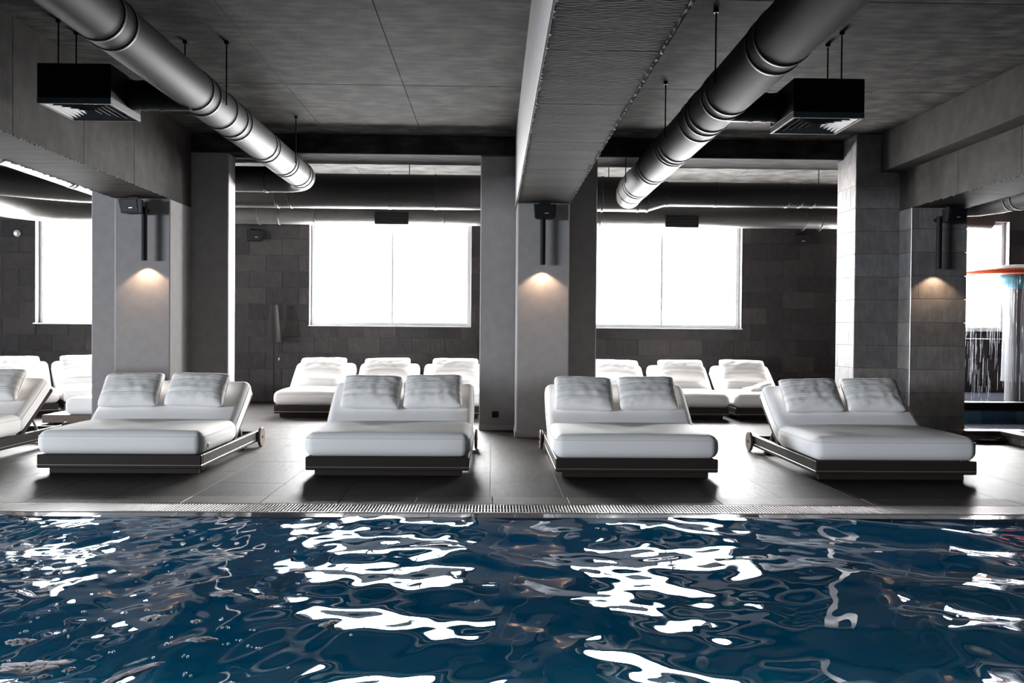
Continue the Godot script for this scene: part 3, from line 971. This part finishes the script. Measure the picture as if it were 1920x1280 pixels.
const TILT := 0.611      # 35 degrees
func lounger(w: float) -> Node3D:
	# origin on the floor under the middle of the foot end; the head is towards -z
	var o := Node3D.new()
	var wood: Material = M.frame_wood
	var rail := func(n: String, c: Vector3, s: Vector3) -> void:
		var r := cbox(n, c, s, wood, o, 0.008)
		var st := s
		st.y = 0.006
		st += Vector3(0.004, 0, 0.004)
		cbox("inlay_strip", Vector3(0, -0.032, 0), st, M.inlay, r, 0.001)
	rail.call("front_rail", Vector3(0, 0.1255, -0.025), Vector3(w, 0.125, 0.05))
	for s in [-1, 1]:
		rail.call("side_rail", Vector3(s * (w / 2 - 0.025), 0.1255, -1.03), Vector3(0.05, 0.125, 1.958))
	cbox("rear_rail", Vector3(0, 0.12, -1.985), Vector3(w - 0.102, 0.1, 0.05), wood, o, 0.006)
	for k in 6:
		cbox("slat", Vector3(0, 0.165, -0.14 - k * 0.165), Vector3(w - 0.102, 0.02, 0.11), wood, o, 0.003)
	for s in [-1, 1]:
		cbox("foot", Vector3(s * (w / 2 - 0.12), 0.031, -1.7), Vector3(0.07, 0.062, 0.1), wood, o, 0.004)
		var mb := MB.new()
		mb.lathe([Vector2(0, -0.016), Vector2(0.104, -0.016), Vector2(0.112, -0.009), Vector2(0.112, 0.009), Vector2(0.104, 0.016), Vector2(0, 0.016)], Vector3.ZERO, 32, true, Basis(Vector3.BACK, PI / 2))
		var wh := part("wheel", mb.done(), M.frame_brown, o, Vector3(s * (w / 2 + 0.024), 0.113, -1.94))
		var ax := MB.new()
		ax.lathe([Vector2(0, -0.02), Vector2(0.018, -0.02), Vector2(0.018, 0.02), Vector2(0, 0.02)], Vector3.ZERO, 12, true, Basis(Vector3.BACK, PI / 2))
		part("hub", ax.done(), M.black_metal, wh)
	cbox("plinth", Vector3(0, 0.031, -0.13), Vector3(w - 0.13, 0.062, 0.06), wood, o, 0.004)
	# cushions
	var mb := MB.new()
	mb.rounded(Vector3(w + 0.02, 0.215, 1.06), 0.085, 6, Vector3(0.014, 0.03, 0.016), 1, Transform3D(Basis.IDENTITY, Vector3(0, 0.293, -0.525)))
	var seat := part_mb("seat_cushion", mb, M.fabric, o)
	piping(seat, w + 0.02, 1.06, Vector3(0, 0.293, -0.525), 0.215, Basis.IDENTITY)
	cbox("care_label", Vector3(w / 2 + 0.024, 0.26, -0.13), Vector3(0.008, 0.045, 0.02), M.badge, seat, 0.001)
	var bt := Basis(Vector3.RIGHT, TILT)
	var bc := Vector3(0, 0.19, -1.06) + bt * Vector3(0, 0.1, -0.375)
	mb = MB.new()
	mb.rounded(Vector3(w + 0.01, 0.2, 0.78), 0.07, 6, Vector3(0.01, 0.02, 0.012), 1, Transform3D(bt, bc))
	var back := part_mb("back_cushion", mb, M.fabric, o)
	piping(back, w + 0.01, 0.78, bc, 0.2, bt)
	# tilting frame under the back cushion and its props
	for s in [-1, 1]:
		mb = MB.new()
		mb.box(Vector3(s * (w / 2 - 0.035), 0.19, -1.06) + bt * Vector3(0, -0.028, -0.37), Vector3(0.03, 0.045, 0.82), 0.005, bt)
		var arm := part_mb("back_frame_bar", mb, wood, o)
		mb = MB.new()
		mb.box(Vector3(s * (w / 2 - 0.035), 0.19, -1.06) + bt * Vector3(0, -0.024, -0.79), Vector3(0.034, 0.052, 0.03), 0.008, bt)
		part_mb("end_cap", mb, M.inlay, arm)
		mb = MB.new()
		mb.tube([Vector3(s * (w / 2 - 0.07), 0.17, -1.5), Vector3(s * (w / 2 - 0.07), 0.36, -1.34)], 0.012, 10)
		part_mb("prop", mb, M.inlay, o)
	for k in 4:
		mb = MB.new()
		mb.box(Vector3(0, 0.19, -1.06) + bt * Vector3(0, -0.02, -0.1 - 0.2 * k), Vector3(w - 0.1, 0.02, 0.09), 0.003, bt)
		part_mb("back_slat", mb, wood, o)
	return o

func piping(parent: Node3D, w: float, l: float, c: Vector3, h: float, b: Basis) -> void:
	# the sewn seam round the top edge of a cushion
	var p := []
	var r := 0.075
	for q in [[1, 1, 0.0], [-1, 1, PI / 2], [-1, -1, PI], [1, -1, PI * 1.5]]:
		for i in 7:
			var a: float = q[2] + PI / 2 * i / 6
			p.append(Vector3(q[0] * (w / 2 - r) + cos(a) * (r - 0.006), h / 2 - 0.045, q[1] * (l / 2 - r) + sin(a) * (r - 0.006)))
	var full := []
	for i in p.size():
		var a: Vector3 = p[i]
		var d: Vector3 = p[(i + 1) % p.size()]
		var n := 8 if a.distance_to(d) > 0.2 else 1
		for k in n:
			var t := a.lerp(d, k / float(n))
			var gx := maxf(0, 1 - pow(t.x / (w / 2), 2))
			var gz := maxf(0, 1 - pow(t.z / (l / 2), 2))
			t.x += signf(t.x) * 0.011 * sqrt(gz) * absf(t.x / (w / 2))
			t.z += signf(t.z) * 0.014 * sqrt(gx) * absf(t.z / (l / 2))
			full.append(c + b * t)
	var mb := MB.new()
	mb.loop(full, 0.0035)
	part_mb("seam", mb, M.piping, parent)

func put_pillow(lg: Transform3D, x: float, along: float, turn: float, lean: float, mesh_: Array, label: String, grp: String, lift := 0.0) -> void:
	var bt := Basis(Vector3.RIGHT, TILT)
	var c := Vector3(x, 0.19, -1.06) + bt * Vector3(0, 0.2 + 0.078 + lift, -along)
	# lying on the sloping back: its face points up the slope's normal
	var b := Basis(Vector3.RIGHT, TILT - PI / 2 + lean) * Basis(Vector3.BACK, turn)
	var t := lg * Transform3D(b, c)
	var o := thing("pillow", t.origin)
	o.basis = t.basis
	tag(o, label, "pillow", grp)
	part("cover", mesh_[0], M.stripes, o)
	part("welt", mesh_[1], M.piping, o)

func loungers() -> void:
	var big := lounger(1.5)
	var small := lounger(0.985)
	var pm := []
	for i in 4: pm.append([pillow_mesh(0.63, 0.43, 0.19, 40 + i), pillow_seam(0.63, 0.43)])
	var ps := []
	for i in 3: ps.append([pillow_mesh(0.78, 0.46, 0.18, 60 + i), pillow_seam(0.78, 0.46)])
	var front := [
		[-3.43, -7.9, 0.0, "double lounger in front of the left painted column", "in front of the left painted column"],
		[-0.965, -7.84, 0.0, "double lounger left of the middle column, second from the left", "second from left"],
		[1.33, -7.8, 0.0, "double lounger right of the middle column, third from the left", "third from left"],
		[3.71, -7.74, 0.0, "double lounger in front of the slate tiled column, rightmost", "rightmost"],
		[-5.86, -8.32, 0.0, "double lounger cut off by the left edge of the picture", "at the left edge"]]
	var offs := [[-0.4, 0.29, 0.03, -0.02], [-0.32, 0.33, -0.02, 0.015], [-0.37, 0.31, -0.03, 0.02], [-0.34, 0.32, 0.03, 0.0], [-0.35, 0.33, 0.0, 0.04]]
	for i in 5:
		var f: Array = front[i]
		var o: Node3D = big if i == 0 else big.duplicate()
		o.name = numbered("double_lounger")
		add_child(o)
		o.position = Vector3(f[0], 0, f[1])
		o.rotation.y = f[2]
		tag(o, "white cushioned " + f[3], "sun lounger", "double loungers in the front row")
		for k in 2:
			var lab: String = "%s striped pillow on the double lounger %s" % [["left", "right"][k], f[4]]
			put_pillow(o.transform, offs[i][k], 0.425 + 0.015 * k, offs[i][2 + k], 0.24, pm[(i * 2 + k) % 4], lab, "pillows on the double loungers", 0.04)
	var back := [
		[-2.83, -13.0, 0.0, "single lounger by the floor lamp, leftmost of the middle bay", "on the single lounger nearest the floor lamp"],
		[-1.75, -13.0, 0.0, "single lounger behind the left pillow of the second double lounger", "seen just behind the second double lounger's left pillow"],
		[-0.66, -12.95, 0.0, "single lounger beside the pier, behind the second double lounger", "on the back lounger beside the middle pier"],
		[2.03, -13.0, 0.0, "single lounger behind the third double lounger, next to the middle pier", "on the back lounger half hidden by the middle pier"],
		[3.13, -13.0, 0.0, "single lounger under the right window, middle of three", "on the middle one of three right back loungers"],
		[4.22, -13.0, 0.0, "single lounger under the right window, nearest the tiled column", "on the back lounger nearest the tiled column"],
		[-7.02, -12.85, 0.576, "turned single lounger at the far left edge", "on the turned back lounger at the far left edge"],
		[-6.13, -13.42, 0.576, "turned single lounger beside the left pier", "on the turned back lounger beside the left pier"]]
	var rng := RandomNumberGenerator.new()
	rng.seed = 3
	for i in back.size():
		var f: Array = back[i]
		var o: Node3D = small if i == 0 else small.duplicate()
		o.name = numbered("single_lounger")
		add_child(o)
		o.position = Vector3(f[0], 0, f[1])
		o.rotation.y = f[2]
		tag(o, "white cushioned " + f[3], "sun lounger", "single loungers in the back row")
		put_pillow(o.transform, rng.randf_range(-0.03, 0.03), 0.44, rng.randf_range(-0.04, 0.04), rng.randf_range(0.1, 0.25), ps[i % 3], "striped pale pillow " + f[4], "pillows on the single loungers", 0.035)
	# towel left on the lounger nearest the tiled column
	var tw := thing("towel", Vector3(4.2, 0.43, -13.45), 0.3)
	tag(tw, "crumpled white towel on the back lounger nearest the tiled column", "towel")
	var tm := MB.new()
	tm.rounded(Vector3(0.42, 0.05, 0.26), 0.022, 5, Vector3(0.01, 0.03, 0.01), 1, Transform3D(Basis(Vector3.BACK, 0.08), Vector3(0, 0.02, 0)))
	part_mb("lower_fold", tm, M.piping, tw)
	tm = MB.new()
	tm.rounded(Vector3(0.26, 0.05, 0.2), 0.022, 5, Vector3(0.02, 0.03, 0.0), 1, Transform3D(Basis(Vector3.BACK, 0.3), Vector3(0.07, 0.06, 0.01)))
	part_mb("upper_fold", tm, M.piping, tw)
	# a low daybed behind the left pier
	var d := thing("low_daybed", Vector3(-5.2, 0, -12.4))
	tag(d, "low brown daybed with a white cushion, half hidden by the left pier", "daybed")
	cbox("base", Vector3(0, 0.075, 0), Vector3(2.1, 0.11, 0.9), M.frame_brown, d, 0.008)
	for sx in [-0.95, 0.95]:
		for sz in [-0.35, 0.35]:
			cbox("foot", Vector3(sx, 0.01, sz), Vector3(0.08, 0.02, 0.08), M.frame_wood, d, 0.003)
	var mb := MB.new()
	mb.rounded(Vector3(1.8, 0.23, 0.86), 0.085, 6, Vector3(0.01, 0.02, 0.01), 1, Transform3D(Basis.IDENTITY, Vector3(0.14, 0.245, 0)))
	part_mb("cushion", mb, M.fabric, d)

# ---------------------------------------------------------------- fixtures
func loudspeaker(p: Vector3, turn: float, label: String, s := 1.0) -> void:
	var o := thing("loudspeaker", p, turn)
	tag(o, label, "loudspeaker", "black wall loudspeakers")
	var mb := MB.new()
	# wedge: wide front, narrower back; leaning forward
	var f := [Vector3(-0.14, 0.085, 0.1), Vector3(0.14, 0.085, 0.1), Vector3(0.125, -0.085, 0.065), Vector3(-0.125, -0.085, 0.065)]
	var b := [Vector3(-0.09, 0.085, -0.07), Vector3(0.09, 0.085, -0.07), Vector3(0.09, -0.085, -0.07), Vector3(-0.09, -0.085, -0.07)]
	for i in 4:
		f[i] *= s
		b[i] *= s
	mb.poly(f, Vector3.BACK)
	mb.poly(b, Vector3.FORWARD)
	mb.poly([f[0], f[1], b[1], b[0]], Vector3.UP)
	mb.poly([f[2], f[3], b[3], b[2]], Vector3.DOWN)
	mb.poly([f[0], f[3], b[3], b[0]], Vector3.LEFT)
	mb.poly([f[1], f[2], b[2], b[1]], Vector3.RIGHT)
	part_mb("cabinet", mb, M.speaker, o)
	var lean := Basis(Vector3.RIGHT, atan2(0.035, 0.17))
	mb = MB.new()
	mb.box(Vector3(0, 0.004, 0.0855) * s, Vector3(0.235, 0.15, 0.008) * s, 0.003, lean)
	part_mb("grille", mb, M.black_metal, o)
	mb = MB.new()
	mb.box(Vector3(0.02, -0.025, 0.0855) * s, Vector3(0.05, 0.009, 0.004) * s, 0.001, lean)
	part_mb("name_badge", mb, M.badge, o)
	mb = MB.new()
	mb.box(Vector3(0, 0.0, -0.09) * s, Vector3(0.08, 0.1, 0.04) * s, 0.004)
	mb.box(Vector3(0, 0.1, -0.01) * s, Vector3(0.14, 0.03, 0.06) * s, 0.004)
	part_mb("bracket", mb, M.black_metal, o)

func tube_lamp(p: Vector3, label: String) -> void:      # p: middle of the lower end
	var o := thing("tube_lamp", p)
	tag(o, label, "wall lamp", "tube lamps on the columns")
	var mb := MB.new()
	mb.lathe([Vector2(0.028, 0.0), Vector2(0.034, 0.0), Vector2(0.034, 0.66), Vector2(0.0, 0.66)], Vector3.ZERO, 24)
	mb.lathe([Vector2(0.026, 0.03), Vector2(0.028, 0.0)], Vector3.ZERO, 24)
	part_mb("tube", mb, M.black_metal, o)
	mb = MB.new()
	mb.box(Vector3(0, 0.625, -0.07), Vector3(0.035, 0.04, 0.08), 0.003)
	part_mb("wall_arm", mb, M.black_metal, o)
	mb = MB.new()
	mb.lathe([Vector2(0.0, 0.004), Vector2(0.0265, 0.004), Vector2(0.0265, 0.012), Vector2(0.0, 0.012)], Vector3.ZERO, 20)
	part_mb("lamp_lens", mb, M.lamp_glow, o)
	var l := SpotLight3D.new()
	l.name = "lamp_beam"
	l.light_color = Color(1.0, 0.84, 0.69)
	l.light_energy = 0.55
	l.light_size = 0.02
	l.spot_angle = 56.0
	l.spot_angle_attenuation = 0.35
	l.spot_range = 12.0
	l.shadow_enabled = true
	o.add_child(l)
	l.position = Vector3(0, -0.004, 0)
	l.rotation.x = -PI / 2

func wall_fixtures() -> void:
	var zf := -10.8
	loudspeaker(Vector3(-4.44, 2.84, zf + 0.18), -0.25, "black loudspeaker at the top of the left painted column")
	loudspeaker(Vector3(0.625, 2.83, zf + 0.18), 0.0, "black loudspeaker at the top of the middle column")
	loudspeaker(Vector3(5.75, 2.84, zf + 0.18), 0.25, "black loudspeaker at the top of the slate tiled column")
	tube_lamp(Vector3(-4.33, 2.185, zf + 0.12), "black tube lamp lighting the left painted column")
	tube_lamp(Vector3(0.608, 2.18, zf + 0.12), "black tube lamp lighting the middle column")
	tube_lamp(Vector3(5.62, 2.178, zf + 0.12), "black tube lamp lighting the slate tiled column")
	loudspeaker(Vector3(-4.39, 3.035, BACK + 0.13), 0.5, "small black loudspeaker on the back wall left of the middle window", 1.1)
	loudspeaker(Vector3(5.7, 3.065, BACK + 0.13), -0.3, "small black loudspeaker on the dark back wall right of the right window", 1.1)
	# round sensor far left
	var o := thing("wall_sensor", Vector3(-8.72, 3.05, BACK + 0.01))
	tag(o, "small round pale sensor on the wall at far left", "sensor")
	var mb := MB.new()
	mb.lathe([Vector2(0.06, 0), Vector2(0.06, 0.03), Vector2(0.045, 0.035), Vector2(0.04, 0.06), Vector2(0.0, 0.07)], Vector3.ZERO, 20, true, Basis(Vector3.RIGHT, PI / 2))
	part_mb("body", mb, M.badge, o)
	# slim floor lamp against the wall
	o = thing("floor_lamp", Vector3(-3.98, 0, -15.56))
	tag(o, "slim dark floor lamp with a tapered shade against the back wall", "floor lamp")
	mb = MB.new()
	mb.lathe([Vector2(0.0, 0), Vector2(0.13, 0), Vector2(0.13, 0.012), Vector2(0.0, 0.018)], Vector3.ZERO, 28)
	part_mb("base", mb, M.black_metal, o)
	mb = MB.new()
	mb.tube([Vector3(0, 0.015, 0), Vector3(0, 1.6, 0)], 0.01, 10)
	part_mb("pole", mb, M.black_metal, o)
	mb = MB.new()
	mb.lathe([Vector2(0.125, 1.1), Vector2(0.065, 1.78), Vector2(0.062, 1.78), Vector2(0.121, 1.1), Vector2(0.125, 1.1)], Vector3.ZERO, 28)
	part_mb("shade", mb, M.shade_cloth, o)
	mb = MB.new()
	var p := []
	for i in 9:
		var t := i / 8.0
		p.append(Vector3(0.01 + 0.1 * sin(t * PI * 0.75), 0.7 + 0.4 * t, 0.03))
	mb.tube(p, 0.004, 6)
	var cord := part_mb("pull_cord", mb, M.black_metal, o)
	mb = MB.new()
	mb.box(Vector3(0.1, 0.8, 0.03), Vector3(0.018, 0.05, 0.016), 0.004)
	part_mb("switch", mb, M.plug, cord)
	# handrail in front of the right-hand window
	o = thing("handrail", Vector3(8.55, 0, -14.9))
	tag(o, "thin black handrail behind the water umbrella", "handrail")
	mb = MB.new()
	mb.tube([Vector3(-1.5, 1.25, 0), Vector3(1.6, 1.25, 0)], 0.022, 12)
	part_mb("rail", mb, M.black_metal, o)
	for x in [-1.4, 1.5]:
		mb = MB.new()
		mb.tube([Vector3(x, 0.0, 0), Vector3(x, 1.25, 0)], 0.018, 10)
		part_mb("post", mb, M.black_metal, o)

func splash_pool() -> void:
	var rng := RandomNumberGenerator.new()
	rng.seed = 15
	# low rim of the splash pool at the far right
	var o := thing("splash_pool_rim", Vector3(6.4, 0, -10.6))
	tag(o, "low stone rim with small grey tiles around the splash pool", "pool rim")
	cbox("curb", Vector3(-0.05, 0.045, -0.1), Vector3(0.9, 0.09, 0.18), M.joint, o, 0.0)
	cbox("curb", Vector3(0.1, 0.045, 2.0), Vector3(0.18, 0.09, 4.02), M.joint, o, 0.0)
	for k in 2:
		cbox("cap_stone", Vector3(-0.28 + 0.45 * k, 0.115, -0.1), Vector3(0.446, 0.05, 0.24), M.coping, o, 0.006)
	for k in 7:
		cbox("cap_stone", Vector3(0.1, 0.115, 0.3 + 0.57 * k), Vector3(0.24, 0.05, 0.566), M.coping, o, 0.006)
	for k in 5:
		cbox("tile", Vector3(-0.44 + 0.1 * k, 0.045, -0.006), Vector3(0.096, 0.08, 0.012), M["grey_tile_%d" % rng.randi_range(0, 2)], o, 0.002)
	for k in 38:
		cbox("tile", Vector3(0.006, 0.045, 0.05 + 0.1 * k), Vector3(0.012, 0.08, 0.096), M["grey_tile_%d" % rng.randi_range(0, 2)], o, 0.002)
	# raised splash basin behind it, with a row of blue tiles
	var b := thing("splash_basin", Vector3(8.6, 0, -12.4))
	tag(b, "raised splash basin faced with blue tiles under the water umbrella", "basin")
	cbox("wall", Vector3(0, 0.12, -0.1), Vector3(4.6, 0.24, 0.2), M.joint, b, 0.0)
	for k in 26:
		cbox("tile", Vector3(-2.21 + 0.177 * k, 0.13, 0.004), Vector3(0.173, 0.18, 0.012), M["blue_tile_%d" % rng.randi_range(0, 2)], b, 0.002)
	cbox("overflow_band", Vector3(0, 0.295, -0.1), Vector3(4.6, 0.11, 0.22), M.black_metal, b, 0.005)
	cbox("basin_floor", Vector3(0, 0.16, -1.5), Vector3(4.6, 0.1, 2.6), M.joint, b, 0.0)
	var wt := cbox("splash_water", Vector3(8.6, 0.29, -13.9), Vector3(4.58, 0.02, 2.58), M.wet_lip, self, 0.0)
	tag(wt, "shallow wet sheet of water in the raised splash basin", "water", "", "stuff")
	var lw := cbox("splash_pool_water", Vector3(9.6, 0.06, -11.0), Vector3(6.0, 0.02, 2.55), M.wet_lip, self, 0.0)
	tag(lw, "dark water of the splash pool behind its low rim", "water", "", "stuff")
	# water umbrella
	var u := thing("water_umbrella", Vector3(8.36, 0.3, -13.5))
	tag(u, "orange and turquoise water umbrella with a grey post, far right", "fountain")
	var mb := MB.new()
	mb.lathe([Vector2(0.14, 0), Vector2(0.14, 1.82)], Vector3.ZERO, 28, false)
	part_mb("post", mb, M.steel, u)
	mb = MB.new()
	mb.lathe([Vector2(0.0, 1.78), Vector2(0.17, 1.78), Vector2(0.23, 1.88), Vector2(0.25, 2.0), Vector2(0.2, 2.02)], Vector3.ZERO, 32, false)
	part_mb("bowl", mb, M.teal, u)
	mb = MB.new()
	mb.lathe([Vector2(0.2, 2.0), Vector2(0.86, 1.99), Vector2(0.93, 1.985), Vector2(0.94, 2.0), Vector2(0.92, 2.03), Vector2(0.75, 2.075), Vector2(0.7, 2.07)], Vector3.ZERO, 48, false)
	part_mb("brim", mb, M.orange, u)
	mb = MB.new()
	mb.lathe([Vector2(0.74, 2.07), Vector2(0.5, 2.13), Vector2(0.2, 2.16), Vector2(0.0, 2.165)], Vector3.ZERO, 40, false)
	part_mb("crown", mb, M.white_gloss, u)
	mb = MB.new()
	for i in 420:
		var a := rng.randf() * TAU
		var r := rng.randf_range(0.86, 1.0)
		var y0 := rng.randf_range(0.1, 1.96)
		var l := rng.randf_range(0.08, 0.5)
		mb.tube([Vector3(cos(a) * r, y0, sin(a) * r), Vector3(cos(a) * (r + 0.01), maxf(0.0, y0 - l), sin(a) * (r + 0.01))], rng.randf_range(0.0008, 0.0022), 5, true)
	for i in 60:
		var a := rng.randf() * TAU
		mb.tube([Vector3(cos(a) * 0.24, 1.95, sin(a) * 0.24), Vector3(cos(a) * 0.17, 1.4, sin(a) * 0.17), Vector3(cos(a) * 0.19, 0.3, sin(a) * 0.19)], 0.0018, 5, true)
	tag(part_mb("falling_water", mb, M.drops, u), "", "", "", "stuff")
	# hose lying by the rim
	var h := thing("garden_hose", Vector3(6.2, 0.0, -10.48))
	tag(h, "dark coiled hose lying on the floor against the pool rim", "hose")
	mb = MB.new()
	var p := []
	for i in 121:
		var t := i / 120.0
		var a := t * TAU * 4.2
		p.append(Vector3(cos(a) * (0.17 - 0.04 * sin(t * 9.0)), 0.014 + 0.05 * t, sin(a) * (0.07 - 0.02 * cos(t * 7.0))))
	mb.tube(p, 0.012, 8)
	part_mb("coil", mb, M.black_metal, h)
